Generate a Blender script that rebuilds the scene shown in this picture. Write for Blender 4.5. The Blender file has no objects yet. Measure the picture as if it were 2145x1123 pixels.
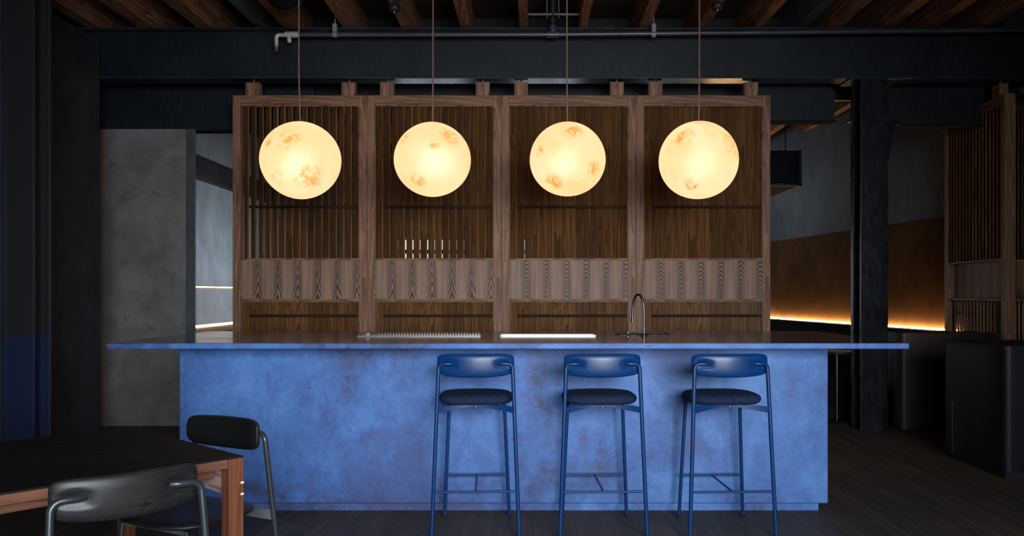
import bpy, bmesh, math, random
from mathutils import Vector, Matrix
random.seed(7)
PI = math.pi
sc = bpy.context.scene
COL = sc.collection

# ------------------------------------------------------------------ camera
F, CX, CY, EYE = 1750.0, 1110.0, 615.0, 1.30        # focal length in pixels of a 2145 x 1123 frame, vanishing point, eye height
cam_d = bpy.data.cameras.new('camera'); cam = bpy.data.objects.new('camera', cam_d); COL.objects.link(cam)
cam.location = (0, 0, EYE); cam.rotation_euler = (PI/2, 0, 0)
cam_d.sensor_fit = 'HORIZONTAL'; cam_d.sensor_width = 36.0; cam_d.lens = F*36.0/2145.0
cam_d.shift_x = -(CX-1072.5)/2145.0; cam_d.shift_y = (CY-561.5)/2145.0
cam_d.clip_start = 0.05; cam_d.clip_end = 100
sc.camera = cam
def X(px, d): return (px-CX)*d/F                    # world x of a picture column at a distance d
def Z(py, d): return EYE-(py-CY)*d/F                # world height of a picture row at a distance d

# ------------------------------------------------------------------ world, exposure
w = bpy.data.worlds.new('world'); sc.world = w; w.use_nodes = True
w.node_tree.nodes['Background'].inputs[0].default_value = (0.55, 0.72, 1.0, 1)
w.node_tree.nodes['Background'].inputs[1].default_value = 0.006
vs = sc.view_settings
vs.view_transform = 'Standard'; vs.look = 'None'; vs.gamma = 1.0; vs.use_curve_mapping = False
vs.exposure = 0.0
sc.cycles.use_denoising = True
try: sc.cycles.denoiser = 'OPENIMAGEDENOISE'
except Exception: pass
sc.cycles.max_bounces = 8; sc.cycles.diffuse_bounces = 4; sc.cycles.glossy_bounces = 4
sc.cycles.sample_clamp_indirect = 4.0

# ------------------------------------------------------------------ large lights
def area(name, loc, target, sx, sy, power, color, spread=PI):
    d = bpy.data.lights.new(name, 'AREA'); d.shape = 'RECTANGLE'; d.size = sx; d.size_y = sy
    d.energy = power; d.color = color; d.spread = spread
    o = bpy.data.objects.new(name, d); COL.objects.link(o); o.location = loc
    o.rotation_euler = (Vector(target)-Vector(loc)).to_track_quat('-Z', 'Y').to_euler()
    return o
area('window_daylight', (1.25, -2.2, 1.95), (-0.15, 5.2, 0.95), 3.6, 1.8, 138, (0.88, 0.94, 1.0), math.radians(70))
area('back_room_daylight', (-2.0, 12.9, 1.9), (-4.6, 12.3, 1.35), 1.8, 1.0, 34, (0.80, 0.9, 1.0), math.radians(105))
area('side_room_daylight', (1.8, 13.6, 3.0), (4.2, 13.8, 2.6), 1.6, 0.9, 7, (0.78, 0.9, 1.0), math.radians(120))

# ------------------------------------------------------------------ helpers: objects
def tag(o, label=None, cat=None, group=None, kind=None):
    if label: o['label'] = label
    if cat: o['category'] = cat
    if group: o['group'] = group
    if kind: o['kind'] = kind
    return o
def empty(name, loc=(0, 0, 0), rz=0.0, label=None, cat=None, group=None):
    o = bpy.data.objects.new(name, None); COL.objects.link(o)
    o.empty_display_size = 0.1; o.location = loc; o.rotation_euler = (0, 0, rz)
    return tag(o, label, cat, group)
def children(o): return [c for c in bpy.data.objects if c.parent == o]
def copy_tree(o, parent=None):
    c = o.copy(); COL.objects.link(c); c.parent = parent
    for ch in children(o): copy_tree(ch, c)
    return c

class MB:
    """collects vertices and faces of one part"""
    def __init__(s): s.v = []; s.f = []; s.sm = []
    def add(s, vs_, fs, smooth=False):
        b = len(s.v); s.v += [tuple(v) for v in vs_]
        for f in fs: s.f.append([b+i for i in f]); s.sm.append(smooth)
        return s
    def box(s, x0, x1, y0, y1, z0, z1):
        v = [(x0,y0,z0),(x1,y0,z0),(x1,y1,z0),(x0,y1,z0),(x0,y0,z1),(x1,y0,z1),(x1,y1,z1),(x0,y1,z1)]
        return s.add(v, [(0,3,2,1),(4,5,6,7),(0,1,5,4),(1,2,6,5),(2,3,7,6),(3,0,4,7)])
    def obox(s, c, ax, ay, hx, hy, z0, z1):
        """box in plan: centre c, unit axes ax, ay, half sizes"""
        p = []
        for z in (z0, z1):
            for sx, sy in ((-1,-1),(1,-1),(1,1),(-1,1)):
                p.append((c[0]+ax[0]*hx*sx+ay[0]*hy*sy, c[1]+ax[1]*hx*sx+ay[1]*hy*sy, z))
        return s.add(p, [(0,3,2,1),(4,5,6,7),(0,1,5,4),(1,2,6,5),(2,3,7,6),(3,0,4,7)])
    def prism(s, pts, z0, z1, smooth=False):
        n = len(pts); v = [(x,y,z0) for x,y in pts]+[(x,y,z1) for x,y in pts]
        s.add(v, [tuple(range(n-1,-1,-1)), tuple(range(n,2*n))])
        return s.add(v, [(i,(i+1)%n,n+(i+1)%n,n+i) for i in range(n)], smooth)
    def prism_y(s, pts, y0, y1):
        n = len(pts); v = [(x,y0,z) for x,z in pts]+[(x,y1,z) for x,z in pts]
        return s.add(v, [tuple(range(n)), tuple(range(2*n-1,n-1,-1))]+[(i,n+i,n+(i+1)%n,(i+1)%n) for i in range(n)])
    def tube(s, path, r, n=12, rads=None, cap=True):
        P = [Vector(p) for p in path]; m = len(P); v = []; f = []
        t0 = (P[1]-P[0]).normalized()
        a = Vector((0,0,1)) if abs(t0.z) < .9 else Vector((1,0,0))
        u = t0.cross(a).normalized()
        for i in range(m):
            if i == 0: t = t0
            elif i == m-1: t = (P[i]-P[i-1]).normalized()
            else: t = ((P[i+1]-P[i]).normalized()+(P[i]-P[i-1]).normalized()).normalized()
            u = (u-t*u.dot(t)).normalized(); q = t.cross(u)
            rr = rads[i] if rads else r
            for k in range(n):
                an = 2*PI*k/n; v.append(P[i]+(u*math.cos(an)+q*math.sin(an))*rr)
        for i in range(m-1):
            for k in range(n):
                f.append((i*n+k, i*n+(k+1)%n, (i+1)*n+(k+1)%n, (i+1)*n+k))
        s.add(v, f, True)
        if cap: s.add(v[:n], [tuple(range(n-1,-1,-1))]); s.add(v[-n:], [tuple(range(n))])
        return s
    def lathe(s, prof, c=(0,0,0), n=32):
        v = []; f = []; m = len(prof)
        for r, z in prof:
            for k in range(n):
                an = 2*PI*k/n; v.append((c[0]+r*math.cos(an), c[1]+r*math.sin(an), c[2]+z))
        for i in range(m-1):
            for k in range(n): f.append((i*n+k, i*n+(k+1)%n, (i+1)*n+(k+1)%n, (i+1)*n+k))
        s.add(v, f, True)
        s.add(v[:n], [tuple(range(n-1,-1,-1))]); s.add(v[-n:], [tuple(range(n))])
        return s
    def build(s, name, mat, parent=None, bevel=0.0, seg=2, weld=False):
        me = bpy.data.meshes.new(name); me.from_pydata(s.v, [], s.f); me.update()
        me.polygons.foreach_set('use_smooth', s.sm)
        me.materials.append(mat)
        bm = bmesh.new(); bm.from_mesh(me)
        if weld: bmesh.ops.remove_doubles(bm, verts=bm.verts, dist=1e-5)
        bmesh.ops.recalc_face_normals(bm, faces=bm.faces); bm.to_mesh(me); bm.free()
        o = bpy.data.objects.new(name, me); COL.objects.link(o)
        if parent: o.parent = parent
        if bevel:
            md = o.modifiers.new('bevel', 'BEVEL'); md.width = bevel; md.segments = seg; md.limit_method = 'ANGLE'
            md.angle_limit = math.radians(40); md.harden_normals = False
        return o
def fillet(pts, r, n=8):
    P = [Vector(p) for p in pts]; out = [P[0]]
    for i in range(1, len(P)-1):
        a = (P[i-1]-P[i]); b = (P[i+1]-P[i]); la, lb = a.length, b.length; a.normalize(); b.normalize()
        ang = a.angle(b); d = min(r/math.tan(ang/2), la*.49, lb*.49); rr = d*math.tan(ang/2)
        c = P[i]+(a+b).normalized()*(rr/math.sin(ang/2))
        p0 = P[i]+a*d; p1 = P[i]+b*d; v0 = p0-c; v1 = p1-c
        tot = v0.angle(v1)
        for k in range(n+1):
            t = k/n; out.append(c+(v0*math.sin((1-t)*tot)+v1*math.sin(t*tot))/math.sin(tot))
    out.append(P[-1]); return out
def rrect(x0, x1, y0, y1, r, n=6, corners=(1,1,1,1)):
    out = []
    for (cx, cy, a0), on in zip(((x1-r,y1-r,0),(x0+r,y1-r,90),(x0+r,y0+r,180),(x1-r,y0+r,270)), corners):
        if on:
            for k in range(n+1):
                a = math.radians(a0+90*k/n); out.append((cx+r*math.cos(a), cy+r*math.sin(a)))
        else:
            a = math.radians(a0+45); out.append((cx+r*(1 if math.cos(a)>0 else -1), cy+r*(1 if math.sin(a)>0 else -1)))
    return out

# ------------------------------------------------------------------ helpers: materials
class NT:
    def __init__(s, name):
        s.m = bpy.data.materials.new(name); s.m.use_nodes = True
        s.t = s.m.node_tree; s.n = s.t.nodes; s.l = s.t.links
        s.b = s.n['Principled BSDF']; s.out = s.n['Material Output']; s._c = None
    def node(s, typ, **kw):
        n = s.n.new(typ)
        for k, v in kw.items(): setattr(n, k, v)
        return n
    def put(s, sock, v):
        if hasattr(v, 'is_output') or isinstance(v, bpy.types.NodeSocket): s.l.new(v, sock)
        elif isinstance(v, (tuple, list)) and len(v) == 3 and sock.type == 'RGBA': sock.default_value = (*v, 1)
        else: sock.default_value = v
    def coord(s, kind='Object'):
        if s._c is None: s._c = s.node('ShaderNodeTexCoord')
        return s._c.outputs[kind]
    def mapping(s, scale=(1,1,1), loc=(0,0,0), rot=(0,0,0), src=None):
        n = s.node('ShaderNodeMapping'); s.l.new(src or s.coord(), n.inputs['Vector'])
        n.inputs['Scale'].default_value = scale; n.inputs['Location'].default_value = loc; n.inputs['Rotation'].default_value = rot
        return n.outputs[0]
    def noise(s, vec=None, scale=5, detail=6, rough=.55, dist=0.0):
        n = s.node('ShaderNodeTexNoise'); s.l.new(vec or s.coord(), n.inputs['Vector'])
        n.inputs['Scale'].default_value = scale; n.inputs['Detail'].default_value = detail
        n.inputs['Roughness'].default_value = rough; n.inputs['Distortion'].default_value = dist
        return n.outputs['Fac']
    def math(s, op, a, b=None, c=None, clamp=False):
        n = s.node('ShaderNodeMath', operation=op, use_clamp=clamp)
        s.put(n.inputs[0], a)
        if b is not None: s.put(n.inputs[1], b)
        if c is not None: s.put(n.inputs[2], c)
        return n.outputs[0]
    def rng(s, v, a, b, c=0.0, d=1.0, smooth=False):
        n = s.node('ShaderNodeMapRange', clamp=True); s.put(n.inputs[0], v)
        if smooth: n.interpolation_type = 'SMOOTHSTEP'
        for i, q in enumerate((a, b, c, d)): n.inputs[1+i].default_value = q
        return n.outputs[0]
    def mix(s, fac, a, b, mode='MIX'):
        n = s.node('ShaderNodeMix', data_type='RGBA', blend_type=mode)
        s.put(n.inputs[0], fac); s.put(n.inputs[6], a); s.put(n.inputs[7], b)
        return n.outputs[2]
    def xyz(s, src=None):
        n = s.node('ShaderNodeSeparateXYZ'); s.l.new(src or s.coord(), n.inputs[0]); return n.outputs
    def bump(s, h, strength=.3, dist=.01):
        n = s.node('ShaderNodeBump'); n.inputs['Strength'].default_value = strength; n.inputs['Distance'].default_value = dist
        s.put(n.inputs['Height'], h); s.l.new(n.outputs[0], s.b.inputs['Normal'])
    def fin(s, color=None, rough=.5, metal=0.0, spec=.5):
        if color is not None: s.put(s.b.inputs['Base Color'], color)
        s.put(s.b.inputs['Roughness'], rough); s.b.inputs['Metallic'].default_value = metal
        s.b.inputs['Specular IOR Level'].default_value = spec
        return s.m

def plain(name, col, rough=.5, metal=0.0, spec=.5, var=.25, scale=9, bump=0.0):
    m = NT(name); n = m.noise(scale=scale, detail=5)
    c = m.mix(m.rng(n, .3, .7), tuple(q*(1-var) for q in col), tuple(min(1, q*(1+var)) for q in col))
    if bump: m.bump(m.noise(scale=scale*5, detail=4), bump, .004)
    return m.fin(c, rough, metal, spec)

def wood(name, axis, dark, light, rough=.5, grain=1.0, spec=.2, island=False):
    m = NT(name); k = 34*grain; q = 1.5*grain
    sc_ = [k, k, k]; sc_[axis] = q
    if island:
        g = m.node('ShaderNodeNewGeometry'); rnd = g.outputs['Random Per Island']
        off = m.node('ShaderNodeCombineXYZ'); m.put(off.inputs[0], m.math('MULTIPLY', rnd, 37.0)); m.put(off.inputs[2], m.math('MULTIPLY', rnd, 11.0))
        va = m.node('ShaderNodeVectorMath', operation='ADD'); m.l.new(m.coord(), va.inputs[0]); m.l.new(off.outputs[0], va.inputs[1])
        src = va.outputs[0]
    else: src = None; rnd = None
    fine = m.noise(m.mapping(tuple(sc_), src=src), 1.0, 5, .6, .3)
    pore = m.noise(m.mapping(tuple(v*(4 if i != axis else 2.2) for i, v in enumerate(sc_)), src=src), 1.0, 2, .5)
    sc2 = [7, 7, 7]; sc2[axis] = .7
    ring = m.noise(m.mapping(tuple(sc2), src=src), 1.0, 2, .5, .6)
    ring = m.math('FRACT', m.math('MULTIPLY', ring, 9.0))
    f = m.math('ADD', m.math('MULTIPLY', fine, .65), m.math('MULTIPLY', ring, .35))
    c = m.mix(m.rng(f, .28, .72), dark, light)
    c = m.mix(m.rng(pore, .3, .5, .55, 0.0), c, tuple(v*.35 for v in dark))
    if rnd is not None:
        c = m.mix(m.rng(rnd, 0, 1, 0.0, .6), c, tuple(v*.55 for v in dark))
    m.bump(f, .12, .003)
    return m.fin(c, rough, 0, spec)

OAK_D, OAK_L = (.100, .048, .027), (.275, .146, .088)
oak_v = wood('stained_oak_upright', 2, OAK_D, OAK_L)
oak_h = wood('stained_oak_across', 0, OAK_D, OAK_L)
oak_y = wood('stained_oak_deep', 1, OAK_D, OAK_L)
oak_slat = wood('stained_oak_slats', 2, (.082, .037, .014), (.235, .113, .046), island=True)

def veneer(name, peak, flip):
    """crown cut veneer: leaves side by side, each with a stack of cathedral arches"""
    m = NT(name); s = m.xyz(); pitch = .1895
    nz = m.noise(m.mapping((6, 6, 1.6)), 1.0, 3, .5)
    u = m.math('SUBTRACT', m.math('FRACT', m.math('DIVIDE', m.math('ADD', s[0], .045), pitch)), .5)
    u = m.math('ADD', u, m.math('MULTIPLY', m.math('SUBTRACT', nz, .5), .13))
    au = m.math('ABSOLUTE', u)
    z = m.math('MULTIPLY', m.math('SUBTRACT', s[2], peak), flip)
    if name.endswith('eye'):
        d = m.math('SQRT', m.math('ADD', m.math('POWER', m.math('MULTIPLY', au, 3.6), 2.0), m.math('POWER', m.math('MULTIPLY', z, 4.6), 2.0)))
        v = m.math('MULTIPLY', m.math('ADD', d, m.math('MULTIPLY', nz, .30)), 5.2)
    else:
        leaf = m.math('FLOOR', m.math('DIVIDE', m.math('ADD', s[0], .045), pitch)); wn = m.node('ShaderNodeTexWhiteNoise', noise_dimensions='1D'); m.put(wn.inputs['W'], leaf)
        kk = m.math('MULTIPLY_ADD', m.math('SUBTRACT', s[2], 1.25), 4.2, .75)
        v = m.math('MULTIPLY', m.math('ADD', m.math('ADD', m.math('MULTIPLY_ADD', wn.outputs[0], .05, z), m.math('MULTIPLY', m.math('POWER', au, 1.2), kk)), m.math('MULTIPLY', nz, .30)), 9.0)
    wv = m.math('FRACT', v)
    line = m.rng(m.math('ABSOLUTE', m.math('SUBTRACT', wv, .5)), .16, .36, 0, 1, True)
    fade = m.rng(au, .13, .30, 1, 0, True)
    fine = m.noise(m.mapping((60, 60, 2.0)), 1.0, 5, .6)
    base = m.mix(m.rng(fine, .3, .7), (.135, .080, .056), (.285, .178, .125))
    c = m.mix(m.math('MULTIPLY', m.math('MULTIPLY', line, fade), .92), base, (.030, .018, .016))
    m.bump(fine, .1, .002)
    return m.fin(c, .5, 0, .2)

def plaster_blue():
    m = NT('blue_polished_plaster')
    big = m.noise(m.mapping((1, 1, 1.3), rot=(0, .5, 0)), .95, 7, .62, .25)
    med = m.noise(m.mapping((1, 1, .6), rot=(0, .45, 0)), 3.6, 8, .70, .3)
    fin_ = m.noise(scale=17, detail=7, rough=.7, dist=1.0)
    f = m.math('ADD', m.math('MULTIPLY', big, .52), m.math('ADD', m.math('MULTIPLY', med, .36), m.math('MULTIPLY', fin_, .19)))
    r = m.node('ShaderNodeValToRGB'); m.l.new(f, r.inputs[0]); e = r.color_ramp.elements
    e[0].position = .452; e[0].color = (.031, .050, .128, 1)
    e[1].position = .66; e[1].color = (.080, .192, .445, 1)
    for p, c in ((.475, (.038, .076, .215, 1)), (.515, (.040, .102, .300, 1)), (.57, (.050, .137, .370, 1))):
        q = e.new(p); q.color = c
    scr = m.noise(m.mapping((3, 3, 11), rot=(0, .6, 0)), 3.0, 4, .7, 2.0)
    c = m.mix(m.rng(scr, .60, .70, 0, .5), r.outputs[0], (.028, .042, .115))
    pa = m.noise(m.mapping((1, 1, .7), (5, 2, 1)), 1.7, 6, .62, .5)
    c = m.mix(m.rng(pa, .52, .66, 0, .62, True), c, (.036, .050, .150))
    m.bump(m.math('ADD', med, m.math('MULTIPLY', fin_, .5)), .35, .012)
    return m.fin(c, .52, 0, .35)
blue_plaster = plaster_blue()
def counter_top_mat():
    m = NT('blue_counter_top_darkened'); n = m.noise(scale=2.5, detail=7, rough=.65, dist=.6)
    c = m.mix(m.rng(n, .35, .65), (.010, .014, .040), (.020, .030, .085))  # dark look of the reflecting top put into its base colour
    m.bump(m.noise(scale=3, detail=3), .02, .01)
    return m.fin(c, m.rng(n, .3, .7, .09, .16), 0, .6)
blue_top = counter_top_mat()

def concrete(name, a, b, rough=.75, spec=.3, bump=.25, streak=False):
    m = NT(name); n1 = m.noise(scale=.8, detail=8, rough=.6, dist=.4)
    n2 = m.noise(m.mapping((1, 1, .35)) if streak else None, 4.0, 7, .65, .6)
    f = m.math('ADD', m.math('MULTIPLY', n1, .55), m.math('MULTIPLY', n2, .45))
    c = m.mix(m.rng(f, .36, .64), a, b)
    sp = m.noise(scale=14, detail=3, rough=.5)
    c = m.mix(m.rng(sp, .66, .74, 0, .5), c, tuple(v*.35 for v in a))
    m.bump(n2, bump, .01)
    return m.fin(c, rough, 0, spec)
def stained_concrete():
    m = NT('grey_concrete_with_rust_stain'); s = m.xyz()
    n1 = m.noise(scale=.8, detail=8, rough=.6, dist=.4); n2 = m.noise(scale=4.0, detail=8, rough=.68, dist=.5)
    f = m.math('ADD', m.math('MULTIPLY', n1, .5), m.math('MULTIPLY', n2, .5))
    c = m.mix(m.rng(f, .38, .62), (.078, .075, .072), (.165, .162, .160))
    sp = m.noise(scale=7, detail=5, rough=.6); c = m.mix(m.rng(sp, .62, .72, 0, .55), c, (.035, .034, .034))
    e = m.math('ADD', s[0], m.math('MULTIPLY', m.noise(m.mapping((1, 1, .5)), 2.5, 4), -.25))
    c = m.mix(m.rng(e, -4.34, -4.14, .8, 0, True), c, (.052, .034, .022))
    m.bump(n2, .25, .01); return m.fin(c, .75, 0, .3)
conc = stained_concrete()
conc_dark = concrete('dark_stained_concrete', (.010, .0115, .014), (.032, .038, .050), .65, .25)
conc_blue = concrete('blue_grey_plaster', (.115, .135, .150), (.23, .26, .285), .7, .3, .2, True)

def steel(name, a, b, rough=.42, chip=False, spec=.5, bump=.25):
    m = NT(name); n = m.noise(scale=1.4, detail=7, rough=.6); n2 = m.noise(m.mapping((1, 1, .35)), 26, 5, .65)
    c = m.mix(m.rng(n, .35, .65), a, b)
    if chip:
        v = m.noise(m.mapping((1, 1, .5)), 150, 2, .5)
        c = m.mix(m.rng(v, .70, .74, 0, .8), c, (.15, .155, .16))
    m.bump(n2, bump, .003)
    return m.fin(c, m.rng(n2, .3, .7, rough*.75, rough*1.25), 0, spec)
beam_paint = steel('blue_black_painted_steel', (.0045, .0068, .0105), (.0095, .0140, .0200), .5, spec=.22)
flange_paint = steel('gloss_blue_black_steel', (.012, .017, .025), (.024, .032, .045), .22, bump=.05)
matte_black = plain('matt_blue_black_paint', (.007, .0095, .013), .9, 0, .04, .2)
col_paint = steel('gloss_black_painted_iron', (.004, .0052, .008), (.009, .0115, .016), .26, True, .5, .3)
black_paint = steel('black_painted_steel', (.006, .0068, .009), (.012, .0135, .017), .5, spec=.3)
navy_paint = plain('navy_paint', (.010, .018, .060), .45, var=.2)

def floor_mat():
    m = NT('dark_floorboards'); s = m.xyz()
    bi = m.math('FLOOR', m.math('DIVIDE', s[0], .082))
    wn = m.node('ShaderNodeTexWhiteNoise', noise_dimensions='1D'); m.put(wn.inputs['W'], bi)
    shift = m.math('MULTIPLY', wn.outputs[0], 9.0)
    bj = m.math('FLOOR', m.math('ADD', m.math('DIVIDE', s[1], 1.6), shift))
    wn2 = m.node('ShaderNodeTexWhiteNoise', noise_dimensions='2D')
    cb = m.node('ShaderNodeCombineXYZ'); m.put(cb.inputs[0], bi); m.put(cb.inputs[1], bj); m.l.new(cb.outputs[0], wn2.inputs['Vector'])
    fx = m.math('FRACT', m.math('DIVIDE', s[0], .082)); fy = m.math('FRACT', m.math('ADD', m.math('DIVIDE', s[1], 1.6), shift))
    ex = m.rng(m.math('ABSOLUTE', m.math('SUBTRACT', fx, .5)), .468, .494); ey = m.rng(m.math('ABSOLUTE', m.math('SUBTRACT', fy, .5)), .4975, .4995)
    gap = m.math('MAXIMUM', ex, ey)
    off = m.node('ShaderNodeVectorMath', operation='ADD'); m.l.new(m.coord(), off.inputs[0]); m.l.new(wn2.outputs['Color'], off.inputs[1])
    g = m.noise(m.mapping((40, 2.2, 1), src=off.outputs[0]), 1.0, 6, .65, .4)
    c = m.mix(m.rng(g, .3, .7), (.042, .030, .023), (.120, .093, .076))
    c = m.mix(m.rng(wn2.outputs[0], 0, 1, 0, .65), c, (.036, .028, .025))
    stain = m.noise(scale=.9, detail=5)
    c = m.mix(m.rng(stain, .4, .62, 0, .6), c, (.040, .034, .034))
    c = m.mix(m.math('MULTIPLY', gap, .85), c, (.105, .092, .080))
    m.bump(m.math('SUBTRACT', m.math('MULTIPLY', g, .4), gap), .4, .004)
    return m.fin(c, m.rng(g, .3, .7, .5, .7), 0, .22)
floor_m = floor_mat()
joist_wood = wood('old_red_brown_timber', 1, (.085, .040, .022), (.27, .135, .075), .7, .5)
deck_wood = wood('dark_deck_boards', 0, (.020, .013, .010), (.055, .034, .024), .8, .3)
joist_steel = steel('grey_blue_joist_steel', (.05, .062, .075), (.085, .10, .115), .5)
table_black = wood('black_stained_ash', 0, (.0035, .0032, .0034), (.010, .009, .0092), .55, .7, .25)
table_red = wood('red_brown_ash', 0, (.135, .056, .034), (.20, .088, .056), .45, .8)
table_red_v = wood('red_brown_ash_upright', 2, (.105, .035, .017), (.16, .058, .030), .45, .8)
table_pale = wood('pale_pink_ash', 1, (.30, .19, .16), (.48, .33, .28), .5, .8)
pale_peg = plain('pale_wood_peg', (.75, .55, .35), .5)

def ash(name, dark, light, rough, figure, off):
    """painted ash with open grain running across the backrest and arched figure"""
    m = NT(name); s = m.xyz()
    nz = m.noise(m.mapping((5, 5, 7), (off*9, 0, 0)), 1.0, 3)
    d = m.math('SQRT', m.math('ADD', m.math('POWER', m.math('ADD', m.math('MULTIPLY_ADD', s[2], 1.1*off*10, s[0]), off), 2.0), m.math('POWER', m.math('MULTIPLY', m.math('ADD', s[2], .02), 2.6), 2.0)))
    v = m.math('FRACT', m.math('MULTIPLY', m.math('ADD', d, m.math('MULTIPLY', nz, .26)), 70.0+figure*40))
    ln = m.rng(m.math('ABSOLUTE', m.math('SUBTRACT', v, .5)), .30, .48)
    fine = m.noise(m.mapping((8, 40, 120)), 1.0, 4, .6)
    c = m.mix(m.rng(fine, .3, .7), dark, light)
    c = m.mix(m.math('MULTIPLY', ln, figure), c, tuple(q*.4 for q in dark))
    m.bump(m.math('SUBTRACT', m.math('MULTIPLY', fine, .3), m.math('MULTIPLY', ln, .5)), .12, .001)
    return m.fin(c, rough, 0, .3)
ash_blue = ash('cobalt_stained_ash', (.0012, .023, .096), (.0024, .036, .138), .33, .30, .004)
ash_black = ash('black_stained_ash_backrest', (.008, .0078, .0085), (.024, .023, .0235), .40, .62, .06)
tube_blue = plain('cobalt_powder_coat', (.0012, .025, .105), .36, 0, .3, .08)
tube_black = plain('graphite_powder_coat', (.040, .046, .052), .32, .45, .5, .1)
rail_grey = plain('grey_powder_coat_rail', (.060, .065, .072), .55)
def fabric(name, a, b):
    m = NT(name); n = m.noise(scale=260, detail=3, rough=.7); n2 = m.noise(scale=30, detail=3)
    c = m.mix(m.rng(n, .42, .62), a, b); m.bump(m.math('ADD', n, n2), .6, .004)
    return m.fin(c, .92, 0, .15)
fab_navy = fabric('navy_boucle', (.0035, .009, .030), (.018, .034, .075))
fab_black = fabric('black_wool_felt', (.0015, .0015, .0018), (.0030, .0030, .0034))
fab_bench = fabric('dark_navy_upholstery', (.004, .005, .011), (.010, .012, .022))
chrome = plain('brushed_steel', (.16, .155, .15), .45, 1.0, .5, .1)
gun = plain('gunmetal_tube', (.09, .09, .093), .3, 1.0, .5, .1)
white_mat = plain('white_glazed_tray', (.86, .83, .80), .35, 0, .5, .04)
galv = steel('old_galvanised_pipe', (.10, .105, .11), (.19, .19, .19), .38)
paint_grey = steel('painted_sprinkler_pipe', (.030, .033, .040), (.060, .064, .072), .3)
fit_pale = plain('corroded_pale_fitting', (.42, .40, .36), .6, .3, .5, .45, 40)
cord_m = plain('brown_cloth_flex', (.16, .085, .062), .7)
brown_wall = concrete('rust_brown_wall_panel', (.050, .023, .009), (.105, .052, .021), .75, .04, .5)
cab_brown = concrete('brown_black_cabinet_board', (.020, .015, .012), (.045, .034, .028), .5, .4, .1)
cab_black = plain('near_black_lacquer', (.0045, .0045, .007), .5, 0, .22, .2, 3)
conc_shade = concrete('shaded_blue_grey_plaster', (.065, .078, .092), (.14, .158, .178), .7, .25, .2, True)  # same plaster as the alcove, with the right wall's shade in the colour
grey_panel = concrete('speckled_grey_panel', (.16, .165, .18), (.25, .255, .275), .7, .3, .2)

def emit(name, col, strength):
    m = NT(name); e = m.node('ShaderNodeEmission'); e.inputs[0].default_value = (*col, 1); e.inputs[1].default_value = strength
    n = m.noise(scale=6, detail=2); m.put(e.inputs[1], m.rng(n, .2, .8, strength*.9, strength*1.1))
    m.l.new(e.outputs[0], m.out.inputs['Surface']); return m.m
led_warm = emit('warm_light_strip', (1.0, .60, .24), 105.0)
led_soft = emit('soft_warm_light_strip', (1.0, .66, .36), 3.0)

MOON_PATCHES = {1: ((.40,-.75,-.55,.42),(-.38,-.75,-.52,.24),(-.05,-.9,.35,.34),(-.6,-.7,.3,.16)), 2: ((-.62,-.6,.42,.26),(.55,-.66,.52,.34),(-.32,-.7,-.68,.26),(.15,-.85,.2,.18)),
                3: ((.12,-.74,.62,.34),(.62,-.66,-.35,.26),(-.38,-.62,-.66,.28),(-.72,-.62,.12,.18)), 4: ((.70,-.60,.26,.42),(.02,-.42,.92,.26),(-.52,-.72,.50,.30),(-.3,-.6,-.72,.22))}
def moon(name, seed):
    """fibreglass moon: lit from inside by a bulb, with brown mottling in the shell"""
    m = NT(name)
    p = m.mapping((1, 1, 1), (seed*3.1, seed*1.7, seed*2.3))
    cloud = m.noise(p, 3.2, 5, .6, .3)
    msk = m.noise(p, 4.3, 3, .5, .4)
    spot = m.noise(p, 13.0, 6, .7, .8)
    s1 = m.math('MULTIPLY', m.rng(msk, .52, .64, 0, 1, True), m.rng(spot, .42, .58, 0, 1))
    nv = m.node('ShaderNodeVectorMath', operation='NORMALIZE'); m.l.new(m.coord(), nv.inputs[0])
    pm = None
    for x, y, z, r in MOON_PATCHES[seed]:
        d = m.node('ShaderNodeVectorMath', operation='DISTANCE'); m.l.new(nv.outputs[0], d.inputs[0]); d.inputs[1].default_value = Vector((x, y, z)).normalized()
        k = m.rng(d.outputs['Value'], r*.35, r*1.15, 1, 0, True); pm = k if pm is None else m.math('MAXIMUM', pm, k)
    s1 = m.math('ADD', m.math('MULTIPLY', pm, m.rng(spot, .44, .60, 0, 1)), m.math('MULTIPLY', s1, .18), clamp=True)
    c = m.mix(m.rng(cloud, .35, .65), (1.5, .72, .32), (1.4, .83, .47))
    c = m.mix(s1, c, (1.0, .40, .06))
    e = m.node('ShaderNodeEmission'); m.put(e.inputs[0], c); e.inputs[1].default_value = 1.06
    t = m.node('ShaderNodeBsdfRefraction'); m.put(t.inputs['Color'], m.mix(s1, (1, .97, .92), (.8, .5, .2)))
    t.inputs['Roughness'].default_value = .8; t.inputs['IOR'].default_value = 1.5
    a = m.node('ShaderNodeMixShader'); a.inputs[0].default_value = .07
    m.l.new(e.outputs[0], a.inputs[1]); m.l.new(t.outputs[0], a.inputs[2])
    m.l.new(a.outputs[0], m.out.inputs['Surface'])
    m.b.inputs['Base Color'].default_value = (1, .9, .7, 1)
    return m.m
bulb_m = emit('lit_bulb', (1.0, .92, .78), 7.0)

# ------------------------------------------------------------------ distances shared by several things
D_BODY, D_EDGE, D_BACK, D_KICK = 4.955, 4.63, 6.11, 5.0
D_SCR = 7.96
HC = Z(719, D_EDGE)
Z_BEAM0, Z_BEAM1 = Z(164, 7.9), Z(57, 7.9)

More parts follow.
